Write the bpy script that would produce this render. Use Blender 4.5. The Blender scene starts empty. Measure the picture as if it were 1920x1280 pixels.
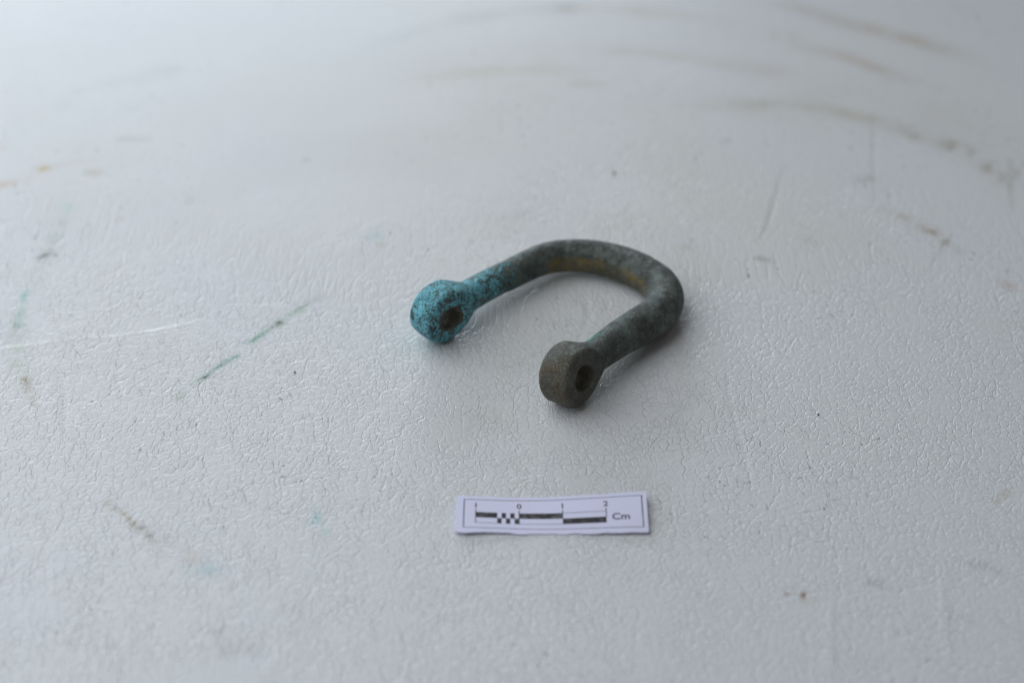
import bpy, math
import numpy as np
from mathutils import Vector, Matrix

# ------------------------------------------------------------------ camera, world, lamps, exposure
CM = 0.01
PITCH, HFOV = 37.5, 34.0
F_PX = 960 / math.tan(math.radians(HFOV / 2))
_s, _c = math.sin(math.radians(PITCH)), math.cos(math.radians(PITCH))
CAM_H = F_PX / 81.0 * (_s + (965 - 640) / F_PX * _c)          # cm above the sheet (scale card: 81 px per cm)
CAM_Y = -CAM_H * _c / _s                                      # the optical axis meets the sheet at the origin
scene = bpy.context.scene
cam_d = bpy.data.cameras.new("camera")
cam = bpy.data.objects.new("camera", cam_d)
scene.collection.objects.link(cam)
scene.camera = cam
cam.location = (0, CAM_Y * CM, CAM_H * CM)
cam.rotation_euler = (math.radians(90 - PITCH), 0, 0)
cam_d.sensor_width = 36.0
cam_d.lens = 18.0 / math.tan(math.radians(HFOV / 2))
cam_d.clip_start, cam_d.clip_end = 0.01, 50.0
cam_d.dof.use_dof = True
cam_d.dof.focus_distance = 0.415
cam_d.dof.aperture_fstop = 6.8
cam_d.dof.aperture_blades = 7

world = bpy.data.worlds.new("World")
scene.world = world
world.use_nodes = True
bg = world.node_tree.nodes["Background"]
bg.inputs[0].default_value = (1.0, 0.98, 0.95, 1)
bg.inputs[1].default_value = 0.11

def area_lamp(name, loc, target, size, size_y, watts, color, shape='RECTANGLE'):
    d = bpy.data.lights.new(name, 'AREA')
    d.shape = shape; d.size = size; d.size_y = size_y
    d.energy = watts; d.color = color
    o = bpy.data.objects.new(name, d)
    scene.collection.objects.link(o)
    o.location = loc
    o.rotation_euler = (Vector(target) - Vector(loc)).to_track_quat('-Z', 'Y').to_euler()
    return o
area_lamp("window_light", (-0.70, 2.30, 0.53), (-0.08, 0.22, 0), 1.95, 0.60, 24.0, (0.80, 0.91, 1.0))
area_lamp("overhead_light", (-0.44, 0.06, 0.56), (-0.04, 0.02, 0), 1.10, 1.10, 5.0, (0.90, 0.95, 1.0), 'ELLIPSE')  # unseen soft overhead lamp, set close for stronger falloff to the right

vs = scene.view_settings
vs.view_transform = 'Standard'; vs.look = 'None'; vs.gamma = 1.0; vs.use_curve_mapping = False
vs.exposure = 0.03

# ------------------------------------------------------------------ helpers
rng = np.random.default_rng(7)
_lat = rng.random((64, 64, 64)).astype(np.float32)
def vnoise(p):
    """smooth value noise in 0..1, p is (n,3)"""
    p = np.asarray(p, np.float64)
    i = np.floor(p).astype(int); f = p - i; f = f * f * (3 - 2 * f)
    r = np.zeros(len(p))
    for dx in (0, 1):
        for dy in (0, 1):
            for dz in (0, 1):
                w = (f[:, 0] if dx else 1 - f[:, 0]) * (f[:, 1] if dy else 1 - f[:, 1]) * (f[:, 2] if dz else 1 - f[:, 2])
                r += w * _lat[(i[:, 0] + dx) & 63, (i[:, 1] + dy) & 63, (i[:, 2] + dz) & 63]
    return r
def fbm(p, o=3):
    a, s, t = 0.0, 0.5, 0.0
    for k in range(o):
        a = a + s * vnoise(p * 2 ** k + 17.3 * k); t += s; s *= 0.5
    return a / t
def smooth(a, b, x):
    t = np.clip((x - a) / (b - a), 0, 1); return t * t * (3 - 2 * t)
def ground(px, py, z=0.0):
    """where the sight line through a photo pixel (1920x1280) meets height z, in cm: used to survey the scene"""
    u, v = (np.asarray(px, float) - 960) / F_PX, (np.asarray(py, float) - 640) / F_PX
    d = (CAM_H - z) / (_s + v * _c)
    return np.stack([u * d, CAM_Y + d * (_c - v * _s), z + 0 * d], -1)

def mesh_object(name, verts_cm, faces, mat, parent=None, origin=(0, 0, 0), smooth_shade=True):
    o_ = np.asarray(origin, float)
    me = bpy.data.meshes.new(name)
    me.from_pydata(((np.asarray(verts_cm) - o_) * CM).tolist(), [], [list(map(int, f)) for f in faces])
    me.update()
    if smooth_shade:
        me.polygons.foreach_set("use_smooth", [True] * len(me.polygons))
    ob = bpy.data.objects.new(name, me)
    scene.collection.objects.link(ob)
    if mat: me.materials.append(mat)
    if parent:
        ob.parent = parent
        ob.location = Vector(o_ * CM) - parent.location
    else:
        ob.location = Vector(o_ * CM)
    return ob

class Nodes:
    def __init__(self, name):
        self.mat = bpy.data.materials.new(name); self.mat.use_nodes = True
        self.t = self.mat.node_tree
        self.b = self.t.nodes["Principled BSDF"]
    def new(self, kind, **kw):
        n = self.t.nodes.new(kind)
        for k, v in kw.items(): setattr(n, k, v)
        return n
    def put(self, sock, v):
        if v is None: return
        if hasattr(v, 'is_output') or isinstance(v, bpy.types.NodeSocket): self.t.links.new(v, sock)
        else: sock.default_value = v
    def math(self, op, a, b=None, c=None, clamp=False):
        n = self.new('ShaderNodeMath', operation=op, use_clamp=clamp)
        for i, v in enumerate((a, b, c)): self.put(n.inputs[i], v)
        return n.outputs[0]
    def mix(self, fac, a, b, mode='MIX'):
        n = self.new('ShaderNodeMix', data_type='RGBA', blend_type=mode)
        self.put(n.inputs[0], fac); self.put(n.inputs[6], a); self.put(n.inputs[7], b)
        return n.outputs[2]
    dim = '3D'
    def noise(self, vec, scale, detail=3.0, rough=0.5, dist=0.0):
        n = self.new('ShaderNodeTexNoise', noise_dimensions=self.dim)
        self.put(n.inputs['Vector'], vec)
        n.inputs['Scale'].default_value = scale; n.inputs['Detail'].default_value = detail
        n.inputs['Roughness'].default_value = rough; n.inputs['Distortion'].default_value = dist
        return n
    def voro(self, vec, scale, feature='F1', rnd=1.0):
        n = self.new('ShaderNodeTexVoronoi', feature=feature, voronoi_dimensions=self.dim)
        self.put(n.inputs['Vector'], vec); n.inputs['Scale'].default_value = scale
        n.inputs['Randomness'].default_value = rnd
        return n
    def ramp(self, v, lo, hi, a=0.0, b=1.0):
        n = self.new('ShaderNodeMapRange', interpolation_type='SMOOTHSTEP')
        for i, x in enumerate((v, lo, hi, a, b)): self.put(n.inputs[i], x)
        return n.outputs[0]
    def vec(self, op, a, b=None, scale=None):
        n = self.new('ShaderNodeVectorMath', operation=op)
        self.put(n.inputs[0], a); self.put(n.inputs[1], b)
        if scale is not None: self.put(n.inputs['Scale'], scale)
        return n.outputs[0]
    def attr(self, name):
        return self.new('ShaderNodeAttribute', attribute_name=name)
    def bump(self, h, dist, strength=1.0, normal=None):
        n = self.new('ShaderNodeBump')
        n.inputs['Strength'].default_value = strength; n.inputs['Distance'].default_value = dist
        self.put(n.inputs['Height'], h); self.put(n.inputs['Normal'], normal)
        return n.outputs[0]

def srgb(r, g, b):
    f = lambda c: c / 12.92 if c <= 0.04045 else ((c + 0.055) / 1.055) ** 2.4
    return (f(r / 255), f(g / 255), f(b / 255), 1)

# ------------------------------------------------------------------ materials
VINYL_A, VINYL_B = (0.69, 0.71, 0.74, 1), (0.70, 0.69, 0.66, 1)
def vinyl_material():
    N = Nodes("white_vinyl"); N.dim = '2D'
    obj = N.new('ShaderNodeTexCoord').outputs['Object']
    p = N.vec('SCALE', obj, scale=100.0)                       # cm
    low = N.noise(p, 0.16, 1.0)
    lowc = N.new('ShaderNodeSeparateColor'); N.put(lowc.inputs[0], low.outputs['Color'])
    # the grain is stretched lengthwise and gets shallower towards the back of the sheet
    sep = N.new('ShaderNodeSeparateXYZ'); N.put(sep.inputs[0], p)
    yy = N.math('ADD', sep.outputs[1], N.math('MULTIPLY_ADD', lowc.outputs[0], 9.0, -4.5))
    far = N.math('SMOOTH_MAX', N.math('SUBTRACT', yy, 1.5), 0.0, 4.0)
    y2 = N.math('MULTIPLY_ADD', far, -0.55, sep.outputs[1])
    cmb = N.new('ShaderNodeCombineXYZ')
    N.put(cmb.inputs[0], sep.outputs[0]); N.put(cmb.inputs[1], y2)
    q = cmb.outputs[0]
    wn = N.noise(q, 3.0, 2.0, 0.55).outputs['Color']
    w1 = N.vec('SUBTRACT', wn, (0.5, 0.5, 0.5))
    qw = N.vec('ADD', q, N.vec('SCALE', w1, scale=0.30))
    e1 = N.voro(qw, 4.9, 'DISTANCE_TO_EDGE').outputs[0]
    e2 = N.voro(qw, 9.0, 'DISTANCE_TO_EDGE').outputs[0]
    e3 = N.voro(N.vec('MULTIPLY', qw, (1.0, 0.8, 1.0)), 1.15, 'DISTANCE_TO_EDGE').outputs[0]
    mc = N.new('ShaderNodeSeparateColor'); N.put(mc.inputs[0], N.noise(p, 0.9, 1.0).outputs['Color'])
    wc = N.new('ShaderNodeSeparateColor'); N.put(wc.inputs[0], wn)
    k1 = N.math('MULTIPLY', N.ramp(e1, 0.0, 0.11, 1.0, 0.0), N.ramp(N.math('ADD', mc.outputs[0], N.math('MULTIPLY', wc.outputs[0], 0.7)), 0.55, 1.00, 0.30, 1.0))
    k2 = N.math('MULTIPLY', N.ramp(e2, 0.0, 0.10, 1.0, 0.0), N.ramp(N.math('ADD', mc.outputs[1], N.math('MULTIPLY', wc.outputs[1], 0.7)), 0.78, 1.10, 0.0, 0.6))
    k3 = N.math('MULTIPLY', N.ramp(e3, 0.0, 0.035, 1.0, 0.0), N.ramp(N.math('ADD', mc.outputs[2], N.math('MULTIPLY', wc.outputs[2], 0.6)), 0.62, 0.95, 0.0, 1.25))
    crease = N.math('MAXIMUM', N.math('MAXIMUM', k1, k2), k3)
    dome = N.math('MULTIPLY', N.math('MINIMUM', e1, 0.3), 0.6)
    h = N.math('SUBTRACT', N.math('ADD', dome, N.math('MULTIPLY', wc.outputs[2], 0.8)), crease)
    depth = N.ramp(yy, 0.0, 10.0, 1.0, 0.32)
    h = N.math('MULTIPLY', h, depth)
    # colour: off-white plastic, faint yellowing, rubbed-in stains and painted light kept as vertex tint
    yel = N.ramp(N.noise(p, 0.13, 3.0, 0.55).outputs[0], 0.30, 0.75)
    base = N.mix(N.math('MULTIPLY', yel, 0.30), VINYL_A, VINYL_B)
    at = N.attr('stain_and_light').outputs['Color']
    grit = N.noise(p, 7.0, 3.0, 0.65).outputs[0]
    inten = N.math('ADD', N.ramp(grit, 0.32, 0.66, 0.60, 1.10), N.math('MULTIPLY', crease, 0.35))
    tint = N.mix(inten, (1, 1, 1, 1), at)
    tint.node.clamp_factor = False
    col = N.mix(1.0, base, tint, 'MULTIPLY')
    # dirt caught in the creases, here and there
    dm = N.math('MULTIPLY', N.ramp(N.noise(p, 6.5, 1.0).outputs[0], 0.64, 0.72), N.ramp(crease, 0.40, 0.85))
    dm = N.math('MULTIPLY', dm, N.ramp(lowc.outputs[2], 0.40, 0.62, 0.08, 0.75))
    col = N.mix(dm, col, (0.10, 0.105, 0.11, 1))
    N.put(N.b.inputs['Base Color'], col)
    N.put(N.b.inputs['Roughness'], N.ramp(grit, 0.3, 0.7, 0.33, 0.43))
    N.b.inputs['Specular IOR Level'].default_value = 0.78
    N.put(N.b.inputs['Normal'], N.bump(h, 0.000095, 1.0))
    return N.mat

def bronze_material():
    N = Nodes("corroded_bronze")
    obj = N.new('ShaderNodeTexCoord').outputs['Object']
    geo = N.new('ShaderNodeNewGeometry').outputs['Position']
    p = N.vec('SCALE', geo, scale=100.0)
    at = N.attr('patina').outputs['Color']
    sp = N.new('ShaderNodeSeparateColor'); N.put(sp.inputs[0], at)
    turq, gold, brown = sp.outputs[0], sp.outputs[1], sp.outputs[2]
    green = N.attr('patina').outputs['Alpha']
    n1 = N.noise(p, 1.6, 5.0, 0.6).outputs[0]
    n2 = N.noise(p, 5.0, 5.0, 0.6).outputs[0]
    n3 = N.noise(p, 22.0, 4.0, 0.65).outputs[0]
    n4 = N.noise(p, 32.0, 3.0, 0.65).outputs[0]
    # grey-green patina with darker and paler clouds
    col = N.mix(N.ramp(n1, 0.35, 0.66), srgb(50, 55, 50), srgb(92, 103, 98))
    col = N.mix(N.ramp(n2, 0.46, 0.62, 0.0, 0.75), col, srgb(50, 53, 46))
    col = N.mix(N.ramp(n3, 0.50, 0.72, 0.0, 0.6), col, srgb(92, 104, 100))
    # brown bare metal, also the darkening put into the pin holes
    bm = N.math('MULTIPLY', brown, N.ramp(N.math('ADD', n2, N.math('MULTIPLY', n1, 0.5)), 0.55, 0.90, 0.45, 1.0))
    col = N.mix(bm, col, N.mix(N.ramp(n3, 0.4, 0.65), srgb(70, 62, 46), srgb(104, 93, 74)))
    # rubbed golden metal inside the bow
    gm = N.math('MULTIPLY', gold, N.ramp(n2, 0.34, 0.62, 0.25, 1.0))
    col = N.mix(gm, col, N.mix(N.ramp(N.noise(p, 1.1, 2.0).outputs[0], 0.42, 0.6), srgb(80, 76, 54), srgb(122, 104, 58)))
    # pale mineral dust
    d1 = N.ramp(n4, 0.56, 0.66, 0.0, 1.0)
    dust = N.math('MULTIPLY', d1, N.ramp(N.noise(p, 2.6, 3.0).outputs[0], 0.40, 0.60, 0.15, 0.85))
    col = N.mix(dust, col, srgb(158, 164, 156))
    # turquoise crust, broken up by a speckle
    v = N.voro(N.vec('ADD', p, N.vec('SCALE', N.noise(p, 14.0, 3.0).outputs['Color'], scale=0.05)), 17.0, 'F1').outputs['Distance']
    thr = N.math('MULTIPLY_ADD', turq, 0.86, -0.62)
    s = N.math('ADD', N.math('MULTIPLY', N.math('SUBTRACT', n3, 0.5), 2.1), N.math('MULTIPLY', N.math('SUBTRACT', n2, 0.5), 1.5))
    s = N.math('SUBTRACT', s, N.math('MULTIPLY', N.math('SUBTRACT', v, 0.45), 0.42))
    cr = N.ramp(N.math('ADD', thr, s), -0.05, 0.17)
    tcol = N.mix(N.ramp(n4, 0.40, 0.62), srgb(76, 148, 164), srgb(146, 228, 244))
    tcol = N.mix(N.ramp(n2, 0.50, 0.70, 0.0, 0.6), tcol, srgb(92, 168, 182))
    tcol = N.mix(N.ramp(N.noise(p, 3.0, 3.0).outputs[0], 0.50, 0.64, 0.0, 0.75), tcol, srgb(126, 222, 240))
    tcol = N.mix(N.ramp(N.noise(p, 4.0, 3.0).outputs[0], 0.36, 0.46, 0.55, 0.0), tcol, srgb(40, 108, 122))
    hi = N.math('MULTIPLY', N.ramp(N.voro(p, 26.0, 'F1').outputs['Distance'], 0.16, 0.30, 1.0, 0.0), N.ramp(n2, 0.38, 0.55))
    tcol = N.mix(N.math('MULTIPLY', hi, 0.85), tcol, srgb(170, 240, 246))
    col = N.mix(N.math('MULTIPLY', cr, 0.94), col, tcol)
    # green malachite crust
    gr = N.ramp(N.math('ADD', green, N.math('MULTIPLY', N.math('SUBTRACT', n3, 0.5), 1.2)), 0.40, 0.60)
    col = N.mix(gr, col, N.mix(N.ramp(n4, 0.4, 0.6), srgb(30, 112, 88), srgb(62, 158, 130)))
    N.put(N.b.inputs['Base Color'], col)
    N.put(N.b.inputs['Roughness'], N.ramp(n2, 0.3, 0.7, 0.42, 0.66))
    N.b.inputs['Specular IOR Level'].default_value = 0.45
    hh = N.math('ADD', N.math('MULTIPLY', n2, 1.3), N.math('MULTIPLY', n3, 0.6))
    hh = N.math('ADD', hh, N.math('MULTIPLY', n4, 0.22))
    hh = N.math('ADD', hh, N.math('MULTIPLY', cr, 0.30))
    hh = N.math('ADD', hh, N.math('MULTIPLY', gr, 0.6))
    N.put(N.b.inputs['Normal'], N.bump(hh, 0.00040, 1.0))
    return N.mat

def paper_material():
    N = Nodes("white_paper")
    p = N.vec('SCALE', N.new('ShaderNodeTexCoord').outputs['Object'], scale=100.0)
    n = N.noise(p, 1.4, 4.0).outputs[0]
    N.put(N.b.inputs['Base Color'], N.mix(N.ramp(n, 0.45, 0.75, 0, 0.5), (0.745, 0.755, 0.97, 1), (0.74, 0.73, 0.90, 1)))
    N.b.inputs['Roughness'].default_value = 0.6
    N.put(N.b.inputs['Normal'], N.bump(N.noise(p, 30.0, 3.0).outputs[0], 0.00002, 1.0))
    return N.mat

def toner_material():
    N = Nodes("black_toner")
    p = N.vec('SCALE', N.new('ShaderNodeTexCoord').outputs['Object'], scale=100.0)
    n = N.math('ADD', N.math('MULTIPLY', N.noise(p, 15.0, 3.0, 0.7).outputs[0], 0.7), N.math('MULTIPLY', N.noise(p, 6.0, 2.0).outputs[0], 0.3))
    N.put(N.b.inputs['Base Color'], N.mix(N.ramp(n, 0.50, 0.62, 0.0, 0.75), (0.018, 0.016, 0.020, 1), (0.17, 0.16, 0.18, 1)))
    N.b.inputs['Roughness'].default_value = 0.6
    return N.mat

def plain_material(name, a, b, scale, rough=0.7):
    N = Nodes(name)
    p = N.vec('SCALE', N.new('ShaderNodeTexCoord').outputs['Object'], scale=100.0)
    n = N.noise(p, scale, 3.0).outputs[0]
    N.put(N.b.inputs['Base Color'], N.mix(N.ramp(n, 0.35, 0.65), a, b))
    N.b.inputs['Roughness'].default_value = rough
    return N.mat

M_VINYL, M_BRONZE, M_PAPER, M_TONER = vinyl_material(), bronze_material(), paper_material(), toner_material()

# ------------------------------------------------------------------ the vinyl sheet
XS = np.concatenate([np.linspace(-80, -21, 26)[:-1], np.linspace(-21, 21, 760), np.linspace(21, 80, 26)[1:]])
YS = np.concatenate([np.linspace(-45, -11.5, 20)[:-1], np.linspace(-11.5, 27, 700), np.linspace(27, 95, 40)[1:]])
GX, GY = np.meshgrid(XS, YS)
PX, PY = GX.ravel(), GY.ravel()
P3 = np.stack([PX, PY, 0 * PX], 1)
H = 0.05 * (fbm(P3 * 0.10 + 5, 2) - 0.5)
H *= smooth(2.0, 9.0, np.hypot(PX - 0.5, PY + 1.0))            # lies flat under the shackle and the card
H += 0.25 * (fbm(P3 * 0.03 + 2, 2) - 0.5) * smooth(26.0, 60.0, np.hypot(PX, PY))     # lies loosely farther out
TINT = np.ones((len(PX), 3))

def polyline(pts):
    g = ground([p[0] for p in pts], [p[1] for p in pts])[:, :2]
    return g
def near(pts, pad):
    lo, hi = pts.min(0) - pad, pts.max(0) + pad
    return np.where((PX > lo[0]) & (PX < hi[0]) & (PY > lo[1]) & (PY < hi[1]))[0]
def dist_poly(idx, g, vals):
    """distance to a polyline, value interpolated along it, and signed side"""
    best = np.full(len(idx), 1e9); val = np.zeros(len(idx))
    X = np.stack([PX[idx], PY[idx]], 1)
    if len(g) == 1:
        return np.hypot(*(X - g[0]).T), np.full(len(idx), vals[0])
    for k in range(len(g) - 1):
        a, b = g[k], g[k + 1]; ab = b - a
        t = np.clip(((X - a) @ ab) / (ab @ ab), 0, 1)
        d = np.hypot(*(X - a - t[:, None] * ab).T)
        m = d < best
        best[m] = d[m]; val[m] = (vals[k] + t * (vals[k + 1] - vals[k]))[m]
    return best, val
def stain_and_light(pts, width, amount, color, rough=0.55, freq=3.0, wob=0.5):
    """pts: photo pixels surveyed on to the sheet; width in cm; amount per point; colour = tint of white plastic"""
    g = polyline(pts)
    am = amount if isinstance(amount, (list, tuple)) else [amount] * len(pts)
    idx = near(g, width * 3.2)
    if not len(idx): return
    X = P3[idx]
    n = fbm(X * freq + 31.0, 3); n2 = fbm(X * freq * 0.7 + 77.0, 2)
    d, a = dist_poly(idx, g, am)
    d = d + (n2 - 0.5) * width * wob * 2
    m = a * np.exp(-np.maximum(d, 0) ** 2 / width ** 2) * (1 - rough + rough * smooth(0.30, 0.68, n) * 1.6)
    m = np.clip(m, 0, 1)[:, None]
    TINT[idx] *= 1 - m * (1 - np.array(color))
def crease(pts, width, height, lift=None):
    g = polyline(pts); idx = near(g, width * 4)
    d, a = dist_poly(idx, g, [0.0] + [1.0] * (len(pts) - 2) + [0.0] if len(pts) > 2 else [1, 1])
    H[idx] += height * a * np.exp(-d ** 2 / width ** 2)

BROWN, GREEN, TEAL, GREY, WARM = (0.62, 0.52, 0.38), (0.42, 0.60, 0.48), (0.20, 0.62, 0.60), (0.62, 0.61, 0.58), (0.80, 0.76, 0.68)
DARK, RUST, CYAN, OCHRE = (0.25, 0.27, 0.25), (0.45, 0.25, 0.16), (0.45, 0.78, 0.82), (0.80, 0.60, 0.10)
# green rub marks, left
stain_and_light([(48, 545), (38, 580), (33, 610)], 0.12, [0.6, 0.5, 0.3], TEAL)
stain_and_light([(42, 570), (32, 640), (34, 690), (44, 712)], 0.24, [0.25, 0.45, 0.4, 0.25], (0.62, 0.72, 0.55))
stain_and_light([(45, 712), (58, 740), (66, 760)], 0.12, [0.6, 0.35, 0.2], BROWN)
stain_and_light([(135, 385), (110, 425), (85, 480), (62, 530)], 0.22, [0.2, 0.35, 0.4, 0.15], (0.66, 0.76, 0.68))
stain_and_light([(72, 484), (86, 478)], 0.10, 0.75, DARK); stain_and_light([(103, 479)], 0.07, 0.6, DARK)
stain_and_light([(128, 388)], 0.3, 0.35, (0.7, 0.93, 0.90))
# green pencil-like streak
stain_and_light([(610, 552), (575, 570), (540, 594), (518, 609), (470, 640)], 0.13, [0.1, 0.45, 0.6, 0.7, 0.35], (0.50, 0.60, 0.48))
stain_and_light([(524, 605), (512, 612)], 0.07, 0.7, DARK)
stain_and_light([(498, 624), (470, 641)], 0.09, [0.85, 0.6], (0.18, 0.62, 0.46))
stain_and_light([(444, 668), (425, 676), (402, 692), (385, 706)], 0.065, [0.7, 0.8, 0.6, 0.8], (0.18, 0.50, 0.42))
stain_and_light([(387, 705), (382, 708)], 0.06, 0.9, DARK)
stain_and_light([(440, 670), (385, 706), (340, 740), (320, 756)], 0.16, [0.25, 0.4, 0.35, 0.1], (0.62, 0.74, 0.58))
stain_and_light([(575, 570), (520, 608), (470, 640)], 0.045, [0.3, 0.6, 0.5], (0.35, 0.60, 0.48), 0.2)
stain_and_light([(446, 667), (400, 694), (360, 722)], 0.04, [0.5, 0.6, 0.3], (0.30, 0.56, 0.46), 0.2)
# brown crumbly mark, front left
stain_and_light([(203, 943), (226, 955), (246, 974), (264, 990), (280, 1002)], 0.13, [0.25, 0.5, 0.5, 0.7, 0.4], BROWN, 0.9, 7.0)
stain_and_light([(264, 990)], 0.10, 0.55, (0.45, 0.40, 0.34)); stain_and_light([(282, 1003)], 0.05, 0.8, DARK); stain_and_light([(292, 1014)], 0.08, 0.7, (0.55, 0.38, 0.25))
stain_and_light([(215, 950)], 0.05, 0.6, DARK)
stain_and_light([(592, 962), (598, 985)], 0.20, [0.4, 0.5], CYAN, 0.9, 6.0); stain_and_light([(608, 1000)], 0.08, 0.5, CYAN)
stain_and_light([(365, 1074), (395, 1072)], 0.25, 0.3, CYAN, 0.9, 5.0); stain_and_light([(355, 1045)], 0.2, 0.3, (0.78, 0.66, 0.55), 0.9)
stain_and_light([(268, 692)], 0.10, 0.45, BROWN); stain_and_light([(480, 830)], 0.14, 0.3, WARM); stain_and_light([(95, 998)], 0.12, 0.25, BROWN)
stain_and_light([(260, 915), (330, 880), (410, 830)], 0.06, [0.1, 0.3, 0.1], BROWN, 0.9, 8.0)
# back left
stain_and_light([(83, 317)], 0.17, 0.85, OCHRE, 0.3); stain_and_light([(70, 318), (100, 312), (180, 300)], 0.18, [0.3, 0.3, 0.1], WARM)
stain_and_light([(-10, 347), (40, 340), (70, 325)], 0.2, [0.55, 0.4, 0.1], (0.85, 0.68, 0.46)); stain_and_light([(165, 325), (188, 322)], 0.16, 0.35, BROWN)
stain_and_light([(0, 275)], 0.25, 0.3, BROWN); stain_and_light([(225, 261), (275, 262)], 0.16, 0.3, GREY); stain_and_light([(248, 205)], 0.2, 0.2, GREY)
stain_and_light([(120, 192), (150, 172), (230, 158), (320, 130)], 0.42, [0.15, 0.2, 0.08, 0.18], GREY, 0.6, 1.0)
stain_and_light([(572, 301)], 0.14, 0.45, GREY); stain_and_light([(225, 411)], 0.12, 0.4, BROWN); stain_and_light([(712, 460)], 0.12, 0.3, BROWN); stain_and_light([(704, 440)], 0.25, 0.25, CYAN)
stain_and_light([(360, 370), (352, 380)], 0.1, 0.3, GREY)
# arcs of grime across the back, with crease lines drawn in
stain_and_light([(700, 85), (780, 58), (870, 38), (960, 22), (1060, 16)], 0.42, [0.1, 0.35, 0.4, 0.6, 0.55], (0.72, 0.78, 0.74), 0.3, 0.9)
stain_and_light([(1060, 17), (1130, 17), (1190, 20), (1300, 34), (1380, 48)], 0.40, [0.4, 0.65, 0.5, 0.3, 0.1], (0.83, 0.76, 0.66), 0.3, 0.9)
stain_and_light([(760, 150), (870, 138), (950, 132), (1050, 134), (1120, 130)], 0.36, [0.1, 0.4, 0.55, 0.35, 0.1], (0.83, 0.76, 0.66), 0.3, 0.9)
stain_and_light([(1090, 92), (1180, 97), (1250, 104), (1330, 118), (1440, 134), (1500, 140)], 0.42, [0.15, 0.4, 0.55, 0.4, 0.35, 0.1], (0.79, 0.71, 0.60), 0.3, 0.9)
stain_and_light([(1080, 158), (1130, 160)], 0.35, 0.4, (0.80, 0.72, 0.62), 0.3, 0.9)
stain_and_light([(1440, 5), (1500, 18), (1570, 38), (1660, 62), (1710, 74), (1770, 94), (1840, 115)], 0.42, [0.1, 0.36, 0.4, 0.48, 0.6, 0.42, 0.1], (0.72, 0.62, 0.49), 0.3, 0.9)
stain_and_light([(1460, 68), (1490, 72)], 0.4, 0.35, (0.75, 0.68, 0.6))
stain_and_light([(1490, 86), (1560, 100), (1600, 112), (1640, 128), (1690, 146), (1750, 160)], 0.32, [0.15, 0.3, 0.5, 0.5, 0.25, 0.1], (0.72, 0.60, 0.47), 0.3, 1.0)
stain_and_light([(1280, 200), (1380, 198), (1460, 196), (1550, 204), (1620, 224), (1700, 245), (1780, 272)], 0.36, [0.1, 0.45, 0.45, 0.45, 0.6, 0.4, 0.2], (0.77, 0.71, 0.60), 0.3, 1.0)
stain_and_light([(1690, 245), (1712, 257), (1722, 266)], 0.22, [0.4, 0.65, 0.4], (0.66, 0.56, 0.46))
stain_and_light([(1775, 272), (1815, 290), (1855, 315), (1885, 335)], 0.42, [0.4, 0.5, 0.5, 0.3], (0.72, 0.68, 0.58), 0.7, 1.6)
for c_ in [(1786, 268, 1780, 282), (1822, 284, 1816, 292), (1858, 304, 1850, 322), (1882, 326, 1876, 340), (1908, 322, 1904, 334)]:
    stain_and_light([c_[:2], c_[2:]], 0.11, 0.42, (0.58, 0.50, 0.40), 0.2)
stain_and_light([(1800, 240), (1870, 262), (1910, 300)], 0.9, 0.25, (0.80, 0.77, 0.70), 0.5, 0.8)
stain_and_light([(1400, 190), (1600, 180), (1750, 215)], 1.2, 0.18, (0.82, 0.79, 0.72), 0.6, 0.5)
stain_and_light([(1648, 392), (1690, 410), (1752, 437)], 0.22, [0.55, 0.35, 0.55], (0.64, 0.56, 0.46), 0.8, 2.0)
stain_and_light([(1752, 434)], 0.12, 0.6, BROWN); stain_and_light([(1772, 455), (1800, 472)], 0.18, [0.4, 0.2], BROWN)
stain_and_light([(1784, 440), (1765, 470), (1735, 512)], 0.07, [0.5, 0.4, 0.1], GREY, 0.3)  # crease drawn as a grey line
stain_and_light([(1888, 508)], 0.09, 0.7, (0.4, 0.4, 0.38)); stain_and_light([(1880, 530), (1905, 545)], 0.16, [0.55, 0.15], (0.80, 0.58, 0.48))
stain_and_light([(1472, 310), (1466, 330), (1450, 385), (1437, 430), (1420, 458)], 0.085, [0.2, 0.4, 0.25, 0.32, 0.15], (0.74, 0.66, 0.60), 0.3)  # brownish line drawn along the crease
stain_and_light([(1424, 484), (1438, 488)], 0.11, 0.75, (0.48, 0.48, 0.42), 0.2)
stain_and_light([(1608, 338), (1630, 335)], 0.18, 0.45, GREY, 0.3); stain_and_light([(1361, 265)], 0.16, 0.6, (0.62, 0.64, 0.66), 0.2)
stain_and_light([(1255, 345)], 0.12, 0.35, BROWN); stain_and_light([(1285, 462)], 0.2, 0.4, WARM); stain_and_light([(1520, 450)], 0.25, 0.3, WARM); stain_and_light([(1580, 403)], 0.12, 0.3, GREY)
stain_and_light([(1636, 215), (1636, 300), (1638, 380)], 0.06, [0.3, 0.2, 0.25], GREY, 0.3); stain_and_light([(1894, 300), (1894, 350), (1900, 400)], 0.08, [0.4, 0.45, 0.1], (0.62, 0.58, 0.52), 0.3)  # two lengthwise creases drawn as darker lines
# dull dirt round the bow, faint warm tint inside it, then painted light
stain_and_light([(830, 470), (930, 430), (1080, 420), (1220, 430), (1310, 500)], 1.1, [0.10, 0.32, 0.38, 0.38, 0.2], (0.86, 0.83, 0.77), 0.5, 0.8)
stain_and_light([(1090, 560), (1160, 590), (1060, 640)], 0.9, [0.35, 0.35, 0.2], (0.96, 0.93, 0.87), 0.3, 0.8)
stain_and_light([(775, 645), (840, 665)], 0.5, 0.30, (0.66, 0.80, 0.78), 0.4, 1.0)  # teal reflection of the lug, painted on the sheet
stain_and_light([(960, 210), (1150, 300), (1200, 480), (1100, 560)], 5.0, [0.9, 0.9, 0.7, 0.5], (0.96, 0.94, 0.88), 0.3, 0.4)  # broad warm tint painted to offset the bluish light
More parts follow.
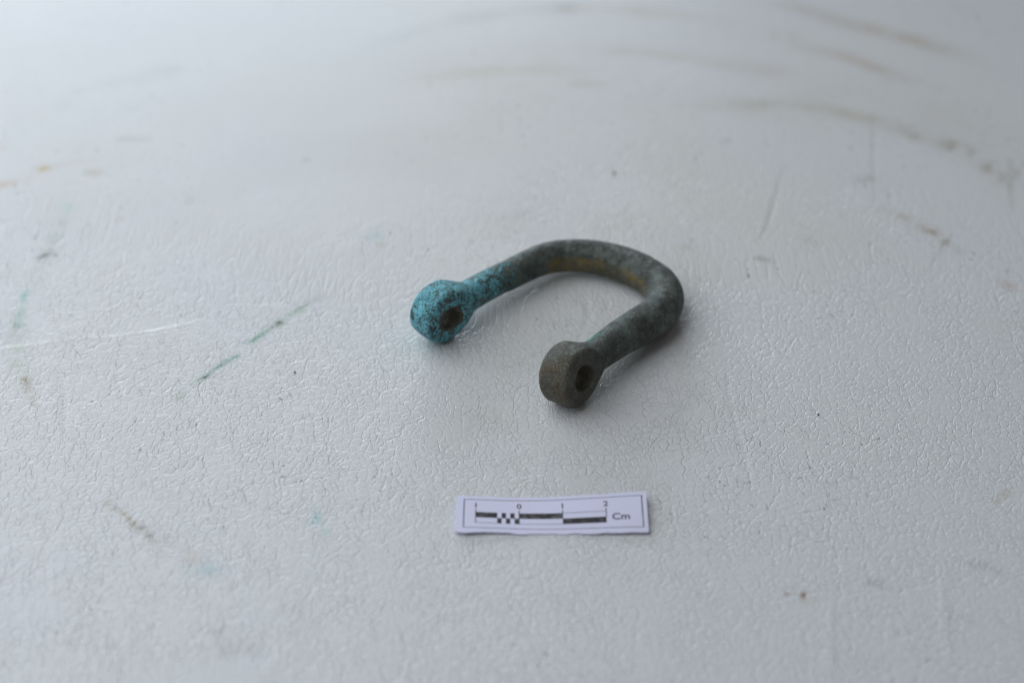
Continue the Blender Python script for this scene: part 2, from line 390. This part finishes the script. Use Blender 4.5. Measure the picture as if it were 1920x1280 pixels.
# front right
stain_and_light([(1475, 1113)], 0.055, 0.95, RUST, 0.2); stain_and_light([(1506, 1112), (1507, 1118)], 0.06, [1.0, 0.7], RUST, 0.2); stain_and_light([(1486, 1101)], 0.05, 0.6, RUST, 0.2)
stain_and_light([(1507, 1126)], 0.09, 0.3, (0.85, 0.65, 0.5)); stain_and_light([(1490, 1112), (1525, 1122)], 0.25, 0.22, (0.85, 0.82, 0.74))
stain_and_light([(1632, 1092), (1652, 1094)], 0.12, 0.45, GREY, 0.3); stain_and_light([(1572, 1095)], 0.12, 0.25, WARM)
stain_and_light([(1822, 1056), (1850, 1058), (1876, 1076)], 0.13, [0.4, 0.45, 0.35], (0.70, 0.71, 0.70), 0.3)
stain_and_light([(440, 1221), (485, 1221)], 0.24, 0.30, (0.72, 0.74, 0.75), 0.2); stain_and_light([(360, 1178), (410, 1182)], 0.12, 0.3, GREY)  # first mark: grey tint over the pressed-in dent
stain_and_light([(1868, 938), (1888, 922)], 0.08, [0.5, 0.4], (0.70, 0.55, 0.34)); stain_and_light([(1860, 882)], 0.06, 0.35, GREY)
stain_and_light([(1222, 976), (1250, 1000)], 0.09, [0.35, 0.2], (0.78, 0.72, 0.55)); stain_and_light([(1235, 925), (1225, 1000)], 0.4, 0.22, (0.84, 0.82, 0.74))
stain_and_light([(1275, 1078)], 0.07, 0.35, GREY); stain_and_light([(1770, 715)], 0.12, 0.2, (0.7, 0.86, 0.82)); stain_and_light([(760, 930), (770, 960)], 0.15, 0.15, WARM)
stain_and_light([(820, 770), (900, 800), (980, 850), (1040, 900)], 1.6, [0.15, 0.3, 0.3, 0.25], (0.90, 0.89, 0.84), 0.7, 1.0)
# creases pressed into the plastic
crease([(-30, 658), (0, 654), (60, 646), (130, 637), (220, 630), (285, 621), (330, 611), (400, 597)], 0.05, 0.011)
stain_and_light([(-30, 658), (0, 654), (60, 646), (90, 642)], 0.05, [0.6, 0.8, 0.8, 0.5], (1.34, 1.34, 1.30), 0.2)
stain_and_light([(150, 634), (220, 630), (255, 625)], 0.04, [0.3, 0.6, 0.2], (1.34, 1.34, 1.30), 0.2)
stain_and_light([(260, 625), (285, 621), (330, 611), (390, 598)], 0.055, [0.5, 1.0, 0.9, 0.1], (1.36, 1.36, 1.30), 0.2)
crease([(1545, 1105), (1560, 1150), (1556, 1230), (1550, 1330)], 0.10, 0.009)
crease([(1772, 1030), (1770, 1130), (1775, 1200), (1790, 1290)], 0.10, 0.009)
crease([(1472, 300), (1455, 370), (1437, 430), (1415, 465)], 0.07, -0.012)
crease([(118, 700), (122, 760), (118, 850)], 0.06, -0.02)
crease([(1095, 545), (1105, 590), (1085, 640)], 0.07, -0.025)
crease([(1135, 535), (1140, 570), (1130, 600)], 0.06, -0.02)
crease([(1360, 640), (1370, 760), (1395, 850), (1420, 960)], 0.06, -0.010)
crease([(1636, 200), (1638, 300), (1636, 390)], 0.08, -0.006)
crease([(440, 1222), (487, 1222)], 0.30, -0.03)

V = np.stack([PX, PY, H], 1)
nx, ny = len(XS), len(YS)
ii = (np.arange(ny - 1)[:, None] * nx + np.arange(nx - 1)[None, :]).ravel()
Q = np.stack([ii, ii + 1, ii + 1 + nx, ii + nx], 1).astype(np.int32)
me = bpy.data.meshes.new("vinyl_sheet")
me.vertices.add(len(V)); me.vertices.foreach_set("co", (V * CM).astype(np.float32).ravel())
me.loops.add(Q.size); me.loops.foreach_set("vertex_index", Q.ravel())
me.polygons.add(len(Q)); me.polygons.foreach_set("loop_start", np.arange(0, Q.size, 4, dtype=np.int32))
me.update(calc_edges=True)
me.polygons.foreach_set("use_smooth", np.ones(len(Q), bool))
ca = me.color_attributes.new("stain_and_light", 'FLOAT_COLOR', 'POINT')
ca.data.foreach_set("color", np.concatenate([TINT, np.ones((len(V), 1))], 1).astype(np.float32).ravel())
me.materials.append(M_VINYL)
sheet = bpy.data.objects.new("vinyl_sheet", me)
scene.collection.objects.link(sheet)
sheet["kind"] = "structure"
sheet["label"] = "stained white leather-grain vinyl sheet under the shackle and the scale card"

# ------------------------------------------------------------------ the shackle
R_LUG, T_LUG, R_HOLE = 0.79, 0.97, 0.325
E1 = ground(826, 587, 0.76); E2 = ground(1064, 703, 0.75)
AX = (E2 - E1); AX[2] = 0; AX /= np.linalg.norm(AX)             # axis of the pin holes
LX = np.array([-AX[1], AX[0], 0.0])                             # along the legs
MID = (E1 + E2) / 2
TR = np.array([(605,372),(715,322),(830,264),(920,228),(1020,206),(1105,202),(1195,207),(1285,219),(1380,243),(1465,274),(1560,320),(1645,384),(1680,462),(1658,540),(1590,600),(1490,662),(1365,737),(1275,802)], float)
TR = TR / 3.3103 + np.array([740, 420])
pts = []
for x, y in TR:                                                # survey of the bar's middle line
    z = 0.5
    for _ in range(6):
        g = ground(x, y, z); l = (g - MID) @ LX
        z = 0.74 - 0.27 * np.clip(l / 4.4, 0, 1)
    pts.append(g)
pts = np.array([E1] + pts + [E2])
loc = np.stack([(pts - MID) @ AX, (pts - MID) @ LX, pts[:, 2]], 1)   # local frame: across, along, up
sl = loc.copy()
for _ in range(2):
    sl[1:-1] = 0.25 * sl[:-2] + 0.5 * sl[1:-1] + 0.25 * sl[2:]
loc = 0.88 * loc + 0.12 * sl
def catmull(P, n):
    P = np.vstack([2 * P[0] - P[1], P, 2 * P[-1] - P[-2]]); out = []
    for k in range(1, len(P) - 2):
        for t in np.linspace(0, 1, n, endpoint=False):
            a, b, c, d = P[k - 1:k + 3]
            out.append(0.5 * (2 * b + (c - a) * t + (2 * a - 5 * b + 4 * c - d) * t * t + (3 * b - a - 3 * c + d) * t ** 3))
    out.append(P[-2]); return np.array(out)
CL = catmull(loc, 12)
_g = np.r_[0, np.cumsum(np.linalg.norm(np.diff(CL, axis=0), axis=1))]
_u = np.arange(0, _g[-1], 0.075)
CL = np.stack([np.interp(_u, _g, CL[:, i]) for i in range(3)], 1)      # evenly spaced
seg = np.r_[0, np.cumsum(np.linalg.norm(np.diff(CL, axis=0), axis=1))]; SS = seg / seg[-1]
RAD = np.interp(SS, [0, .12, .25, .38, .5, .62, .75, .88, 1], [.41, .41, .425, .46, .48, .52, .52, .43, .385])
L1, L2 = loc[0], loc[-1]

AX1 = np.array([math.cos(0.16), -math.sin(0.16), -0.02], np.float32); AX1 /= np.linalg.norm(AX1)   # the two pin holes are not quite in line
AX2 = np.array([math.cos(0.06), math.sin(0.06), 0.16], np.float32); AX2 /= np.linalg.norm(AX2)
def sdf(X, want=False):
    X = X.astype(np.float32)
    d = np.full(len(X), 1e9, np.float32); si = np.zeros(len(X), np.int32)
    for k in range(0, len(CL)):
        if CL[k, 1] < 0.42: continue
        dd = np.sqrt(((X - CL[k].astype(np.float32)) ** 2).sum(1)) - np.float32(RAD[k])
        m = dd < d; d[m] = dd[m]; si[m] = k
    bar = d
    lug = np.full(len(X), 1e9, np.float32)
    hole = np.full(len(X), 1e9, np.float32)
    for c, ax_n, th in ((L1 - 0.06 * AX1, AX1, 0.88), (L2, AX2, T_LUG)):
        Y = X - c.astype(np.float32)
        t_ = Y @ ax_n
        r = np.sqrt(np.maximum((Y ** 2).sum(1) - t_ ** 2, 1e-9))
        rl = R_LUG * (1 - 0.07 * (t_ / (th / 2)) ** 2)               # slightly barrel-shaped rim
        rd = np.where(t_ > 0, 0.11, 0.11 + 0.20 * smooth(0, -th / 2, t_)).astype(np.float32)   # worn rounder on the far edge
        qx = r - rl + rd; qy = np.abs(t_) - th / 2 + rd
        dl = np.minimum(np.maximum(qx, qy), 0) + np.hypot(np.maximum(qx, 0), np.maximum(qy, 0)) - rd
        lug = np.minimum(lug, dl)
        rh = R_HOLE + (-0.05 if th < 0.9 else -0.01) + 0.03 * np.clip(np.abs(t_) / (th / 2) - 0.45, 0, 1) ** 2 * 1.8
        hole = np.minimum(hole, np.maximum(r - rh, np.abs(t_) - 0.9))
    k = 0.48
    h = np.clip(0.5 + 0.5 * (lug - bar) / k, 0, 1)
    u = lug * (1 - h) + bar * h - k * h * (1 - h)
    k = 0.035
    h = np.clip(0.5 - 0.5 * (u + hole) / k, 0, 1)
    u = u * (1 - h) - hole * h + k * h * (1 - h)
    n = fbm(X * 1.3 + 9.0, 3) - 0.5
    n2 = fbm(X * 5.0 + 3.0, 2) - 0.5
    u = u + 0.045 * n + 0.016 * n2
    return (u, si) if want else u

STEP = 0.042
lo = np.array([CL[:, 0].min() - 0.75, -0.95, -0.12]); hi = np.array([CL[:, 0].max() + 0.75, CL[:, 1].max() + 0.65, 1.68])
dims = np.ceil((hi - lo) / STEP).astype(int) + 1
ax_ = [lo[i] + STEP * np.arange(dims[i]) for i in range(3)]
G = np.stack(np.meshgrid(*ax_, indexing='ij'), -1).reshape(-1, 3)
# coarse pass: only points near the bar or the lugs are evaluated exactly
cd = np.full(len(G), 1e9, np.float32)
for k in range(0, len(CL), 4):
    cd = np.minimum(cd, ((G - CL[k]) ** 2).sum(1))
sel = np.where(cd < 1.35 ** 2)[0]
D = np.ones(len(G), np.float32)
D[sel] = sdf(G[sel])
D = D.reshape(dims)
ins = D < 0
corner = [(a, b, c) for a in (0, 1) for b in (0, 1) for c in (0, 1)]
cnt = sum(ins[a:dims[0] - 1 + a, b:dims[1] - 1 + b, c:dims[2] - 1 + c].astype(np.int8) for a, b, c in corner)
cells = np.argwhere((cnt > 0) & (cnt < 8))
vid = np.full(dims - 1, -1, int); vid[tuple(cells.T)] = np.arange(len(cells))
acc = np.zeros((len(cells), 3)); num = np.zeros(len(cells))
for c0 in corner:
    for ax in range(3):
        if c0[ax]: continue
        c1 = list(c0); c1[ax] = 1
        a = D[tuple((cells + c0).T)]; b = D[tuple((cells + c1).T)]
        m = (a < 0) != (b < 0)
        t = np.where(m, a / np.where(m, a - b, 1), 0)
        pos = np.array(c0, float)[None, :] + np.zeros((len(cells), 3)); pos[:, ax] += t
        acc[m] += pos[m]; num[m] += 1
VL = lo + STEP * (cells + acc / num[:, None])
FA = []
for ax in range(3):
    a = np.take(ins, range(0, dims[ax] - 1), axis=ax); b = np.take(ins, range(1, dims[ax]), axis=ax)
    e = np.argwhere(a != b)
    o1, o2 = [(1, 2), (2, 0), (0, 1)][ax]
    e = e[(e[:, o1] > 0) & (e[:, o2] > 0)]
    u1 = np.zeros(3, int); u1[o1] = 1; u2 = np.zeros(3, int); u2[o2] = 1
    quad = np.stack([vid[tuple((e - u1 - u2).T)], vid[tuple((e - u2).T)], vid[tuple(e.T)], vid[tuple((e - u1).T)]], 1)
    flip = ~a[tuple(e.T)]
    quad[flip] = quad[flip][:, ::-1]
    FA.append(quad)
FA = np.concatenate(FA)
# project on to the surface and take true normals
def grad(X, e=0.03):
    g = np.stack([sdf(X + e * np.eye(3)[i]) - sdf(X - e * np.eye(3)[i]) for i in range(3)], 1)
    return g / np.linalg.norm(g, axis=1)[:, None]
NL = grad(VL)
d0, SI = sdf(VL, True)
VL = VL - NL * np.clip(d0, -STEP, STEP)[:, None]
Rw = np.stack([AX, LX, np.array([0, 0, 1.0])], 0)
base0 = np.array([MID[0], MID[1], 0.0])
VW = VL @ Rw + base0; NW = NL @ Rw
VW[:, 2] -= VW[:, 2].min() + 0.012                              # presses slightly into the soft sheet
sv = SS[SI]; along, across, up = VL[:, 1], VL[:, 0], VL[:, 2]
left = across < 0
tq = np.where(left, 1 - smooth(0.7, 4.6, along), 0.0)
tq = tq * (0.90 + 0.10 * smooth(-0.9, 0.4, NL @ np.array([-0.3, -0.6, 0.6])))
tq = np.maximum(tq, 0.20 * smooth(0.15, 0.9, NL[:, 2]) * (1 - smooth(0.35, 0.55, sv)))
tang = np.gradient(CL, axis=0); tang /= np.linalg.norm(tang, axis=1)[:, None]
inw = np.stack([tang[:, 1], -tang[:, 0], 0 * tang[:, 0]], 1)     # towards the inside of the bow
ni = (NL * inw[SI]).sum(1)
gold = smooth(0.05, 0.5, ni) * smooth(0.62, 0.25, NL[:, 2]) * smooth(3.1, 3.9, along) * smooth(0.80, 0.62, sv)
brown = np.where(~left, smooth(1.0, 0.2, along), 0.0) * (0.55 + 0.45 * smooth(0.1, 0.8, -NL[:, 1]))
brown = np.maximum(brown, 0.35 * np.where(~left, smooth(0.1, -0.7, NL[:, 2]), 0.0))
def photo_px(X):
    """where scene points (cm) appear in the photograph, to place surveyed marks"""
    Y = X - np.array([0, CAM_Y, CAM_H])
    dep = Y[:, 1] * _c - Y[:, 2] * _s
    return np.stack([960 + F_PX * Y[:, 0] / dep, 640 - F_PX * (Y[:, 1] * _s + Y[:, 2] * _c) / dep], 1)
UV = photo_px(VW)
def seg_d(a, b):
    a, b = np.array(a, float), np.array(b, float); ab = b - a
    t = np.clip(((UV - a) @ ab) / (ab @ ab), 0, 1)
    return np.hypot(*(UV - a - t[:, None] * ab).T)
inner_side = smooth(0.1, 0.5, ni)
gp = np.exp(-(seg_d((1110, 644), (1138, 628)) / 11.0) ** 2) * inner_side * 1.25
gp = np.maximum(gp, 1.0 * np.exp(-(seg_d((1138, 626), (1154, 615)) / 8.0) ** 2) * inner_side)
gp = np.maximum(gp, 0.34 * np.exp(-(seg_d((1235, 565), (1262, 556)) / 12.0) ** 2))
tq = np.maximum(tq, 0.62 * np.exp(-(seg_d((1020, 505), (1036, 503)) / 5.0) ** 2))
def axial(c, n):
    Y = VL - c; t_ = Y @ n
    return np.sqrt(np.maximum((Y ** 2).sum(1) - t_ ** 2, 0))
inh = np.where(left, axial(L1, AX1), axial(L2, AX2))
inh = smooth(R_HOLE + 0.06, R_HOLE + 0.01, inh)                 # darker brown metal inside the pin holes, painted to deepen their shade
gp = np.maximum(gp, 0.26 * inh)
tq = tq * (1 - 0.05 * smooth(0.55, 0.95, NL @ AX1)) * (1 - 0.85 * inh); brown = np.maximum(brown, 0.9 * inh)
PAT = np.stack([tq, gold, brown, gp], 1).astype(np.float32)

shackle = bpy.data.objects.new("shackle", None)
scene.collection.objects.link(shackle)
shackle.empty_display_size = 0.02
shackle.location = Vector(base0 * CM)
shackle["label"] = "corroded bronze U-shaped shackle with two pierced lugs lying on the white sheet"
shackle["category"] = "shackle"
fc = VL[FA].mean(1)
reg = np.where(fc[:, 1] > 0.78, 0, np.where(fc[:, 0] < 0, 1, 2))
for r, nm, lab in ((0, "bow", "grey-green curved bar with a golden rubbed patch inside the bend"),
                   (1, "lug", "lug crusted with turquoise corrosion"),
                   (2, "lug", "brown lug nearest the scale card, dusted with pale specks")):
    f = FA[reg == r]
    used, inv = np.unique(f.ravel(), return_inverse=True)
    f = inv.reshape(-1, 4)
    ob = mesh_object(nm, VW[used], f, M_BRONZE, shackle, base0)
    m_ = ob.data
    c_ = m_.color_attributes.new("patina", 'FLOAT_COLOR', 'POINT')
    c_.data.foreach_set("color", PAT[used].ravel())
    m_.normals_split_custom_set_from_vertices(NW[used].tolist())
    ob["label"] = lab

# ------------------------------------------------------------------ the paper scale card
CW, CH, CT = 4.44, 1.22, 0.030
c0 = ground(852, 999, 0.05)[:2]; c1 = ground(1219, 999, 0.05)[:2]
ex = (c1 - c0) / np.linalg.norm(c1 - c0)
ex = np.array([math.cos(0.0), math.sin(0.0)]); ey = np.array([-ex[1], ex[0]])
def card_z(x, y):
    u, v = x / CW, y / CH
    z = 0.035 + 0.20 * smooth(0.45, 1.25, u) * (0.30 + 1.0 * v) + 0.07 * smooth(0.40, -0.15, u) * (1.1 - 0.5 * v)
    return z + 0.012 * np.sin(u * 9.0 + v * 2.0)
def card_pt(x, y, off=0.0):
    """card coordinates (cm from the lower left corner) to the scene"""
    x = np.asarray(x, float); y = np.asarray(y, float)
    b = c0[None, :] + x[:, None] * ex + y[:, None] * ey
    b = b + (0.030 * ((x / CW - 0.5) ** 2) * 4 * (y / CH))[:, None] * ey * 0
    return np.concatenate([b, (card_z(x, y) + off)[:, None]], 1)
org = np.array([*(c0 + 0.5 * CW * ex + 0.5 * CH * ey), 0.0])
scale_card = bpy.data.objects.new("scale_card", None)
scene.collection.objects.link(scale_card); scale_card.location = Vector(org * CM); scale_card.empty_display_size = 0.01
scale_card["label"] = "small white paper scale card printed with a centimetre bar, in front of the shackle"
scale_card["category"] = "scale card"
NU, NV = 90, 22
u, v = np.meshgrid(np.linspace(0, CW, NU), np.linspace(0, CH, NV))
x, y = u.ravel().copy(), v.ravel().copy()
edge = np.isclose(x, 0) | np.isclose(x, CW) | np.isclose(y, 0) | np.isclose(y, CH)
jit = (fbm(np.stack([x * 4, y * 4, 0 * x], 1), 3) - 0.5) * 0.07
y[np.isclose(v.ravel(), 0)] += jit[np.isclose(v.ravel(), 0)]; y[np.isclose(v.ravel(), CH)] += jit[np.isclose(v.ravel(), CH)] * 0.4
x[np.isclose(u.ravel(), 0)] += 0.03 * (v.ravel()[np.isclose(u.ravel(), 0)] / CH)
top = card_pt(x, y); bot = card_pt(x, y, -CT)
n_ = NU * NV
fs = []
for j in range(NV - 1):
    for i in range(NU - 1):
        a = j * NU + i
        fs.append((a, a + 1, a + 1 + NU, a + NU)); fs.append((n_ + a, n_ + a + NU, n_ + a + 1 + NU, n_ + a + 1))
for i in range(NU - 1):
    fs.append((i + 1, i, n_ + i, n_ + i + 1)); a = (NV - 1) * NU + i; fs.append((a, a + 1, n_ + a + 1, n_ + a))
for j in range(NV - 1):
    a = j * NU; fs.append((a, a + NU, n_ + a + NU, n_ + a)); b = a + NU - 1; fs.append((b + NU, b, n_ + b, n_ + b + NU))
paper = mesh_object("paper", np.vstack([top, bot]), fs, M_PAPER, scale_card, org, smooth_shade=False)

INK = 0.0018
def strip(x0, y0, x1, y1):
    """verts, faces of a printed rectangle laid on the card"""
    n = max(2, int(abs(x1 - x0) / 0.05) + 1); m = max(2, int(abs(y1 - y0) / 0.05) + 1)
    uu, vv = np.meshgrid(np.linspace(x0, x1, n), np.linspace(y0, y1, m))
    f = [(j * n + i, j * n + i + 1, (j + 1) * n + i + 1, (j + 1) * n + i) for j in range(m - 1) for i in range(n - 1)]
    return uu.ravel(), vv.ravel(), f
def printed(name, rects, off=INK):
    X, Y, F_ = [], [], []
    for r in rects:
        a, b, f = strip(*r); k = sum(map(len, X))
        X.append(a); Y.append(b); F_ += [tuple(i + k for i in q) for q in f]
    return mesh_object(name, card_pt(np.concatenate(X), np.concatenate(Y), off), F_, M_TONER, scale_card, org, smooth_shade=False)
w = 0.015
bx0, bx1, by0, by1 = 0.19, 4.34, 0.145, 1.115
printed("printed_border", [(bx0, by0, bx0 + w * 1.6, by1), (bx1 - w * 1.6, by0, bx1, by1), (bx0 + w * 1.6, by1 - w, bx1 - w * 1.6, by1), (bx0 + w * 1.6, by0, bx1 - w * 1.6, by0 + w)])
t0, t1, t2, t3 = 0.475, 1.48, 2.485, 3.49
rb, rm, rt = 0.315, 0.495, 0.675
blocks = [(t0, rm, t0 + .5, rt), (t0 + .6, rm, t0 + .7, rt), (t0 + .8, rm, t0 + .9, rt),
          (t0 + .5, rb, t0 + .6, rm), (t0 + .7, rb, t0 + .8, rm), (t0 + .9, rb, t1, rm),
          (t1, rm, t2, rt), (t2, rb, t3, rm)]
for b in blocks: printed("bar_block", [b])
printed("bar_outline", [(t0, rb, t0 + .5, rb + w * .7), (t1, rb, t2, rb + w * .7), (t2, rt - w * .7, t3, rt)], INK * 1.6)
for tx, y0 in ((t0, rb), (t1, rb), (t2, rm), (t3, rm)):
    printed("tick_mark", [(tx - w * .6, y0, tx + w * .6, 0.775)], INK * 2.2)
def lettering(name, s, cx, y0, h, sx=1.0):
    cu = bpy.data.curves.new(name, 'FONT'); cu.body = s; cu.size = 1.0; cu.resolution_u = 4; cu.offset = 0.018
    tmp = bpy.data.objects.new("tmp", cu); scene.collection.objects.link(tmp)
    bpy.context.view_layer.update()
    m = bpy.data.meshes.new_from_object(tmp.evaluated_get(bpy.context.evaluated_depsgraph_get()))
    co = np.array([q.co[:] for q in m.vertices]); f = [tuple(p_.vertices) for p_ in m.polygons]
    bpy.data.objects.remove(tmp); bpy.data.curves.remove(cu); bpy.data.meshes.remove(m)
    k = h / (co[:, 1].max() - max(co[:, 1].min(), -0.02))
    X = cx + (co[:, 0] - (co[:, 0].min() + co[:, 0].max()) / 2) * k * sx; Y = y0 + co[:, 1] * k
    return mesh_object(name, card_pt(X, Y, INK * 1.3), f, M_TONER, scale_card, org, smooth_shade=False)
for s_, tx in (("1", t0), ("0", t1), ("1", t2), ("2", t3)):
    lettering("digit", s_, tx, 0.832, 0.165)
lettering("unit_text", "Cm", 3.825, 0.40, 0.20, 1.05)

# ------------------------------------------------------------------ crumbs lying on the sheet
M_CRUMB = plain_material("dark_crumb", (0.02, 0.02, 0.02, 1), (0.06, 0.055, 0.05, 1), 20.0)
M_TEALC = plain_material("teal_crumb", srgb(40, 84, 84), srgb(80, 130, 126), 12.0)
def crumb(px, py, size, mat, label, seed, cat="crumb"):
    g = ground(px, py, size * 0.4)
    r = np.random.default_rng(seed)
    gold_ = (1 + 5 ** .5) / 2
    v0 = np.array([(-1, gold_, 0), (1, gold_, 0), (-1, -gold_, 0), (1, -gold_, 0), (0, -1, gold_), (0, 1, gold_), (0, -1, -gold_), (0, 1, -gold_), (gold_, 0, -1), (gold_, 0, 1), (-gold_, 0, -1), (-gold_, 0, 1)])
    v0 /= np.linalg.norm(v0[0])
    v0 = v0 * (1 + 0.35 * (r.random((12, 1)) - 0.5)) * np.array([1.35, 0.9, 0.6]) * size
    f0 = [(0,11,5),(0,5,1),(0,1,7),(0,7,10),(0,10,11),(1,5,9),(5,11,4),(11,10,2),(10,7,6),(7,1,8),(3,9,4),(3,4,2),(3,2,6),(3,6,8),(3,8,9),(4,9,5),(2,4,11),(6,2,10),(8,6,7),(9,8,1)]
    a = r.random() * 3
    rot = np.array([[math.cos(a), -math.sin(a), 0], [math.sin(a), math.cos(a), 0], [0, 0, 1]])
    v0 = v0 @ rot.T; v0[:, 2] -= v0[:, 2].min()
    hz = H[np.argmin((PX - g[0]) ** 2 + (PY - g[1]) ** 2)]
    o = np.array([g[0], g[1], hz])
    ob = mesh_object("crumb", v0 + o, f0, mat, None, o, smooth_shade=False)
    ob["label"] = label; ob["category"] = cat; ob["group"] = "crumbs on the sheet"
crumb(553, 698, 0.030, M_CRUMB, "tiny black crumb left of the turquoise lug, below the end of the green streak", 1)
crumb(1534, 777, 0.030, M_CRUMB, "tiny black crumb on the bare sheet right of the brown lug", 2)
crumb(1151, 324, 0.055, M_TEALC, "small dark teal crumb on the sheet behind the bow", 3)
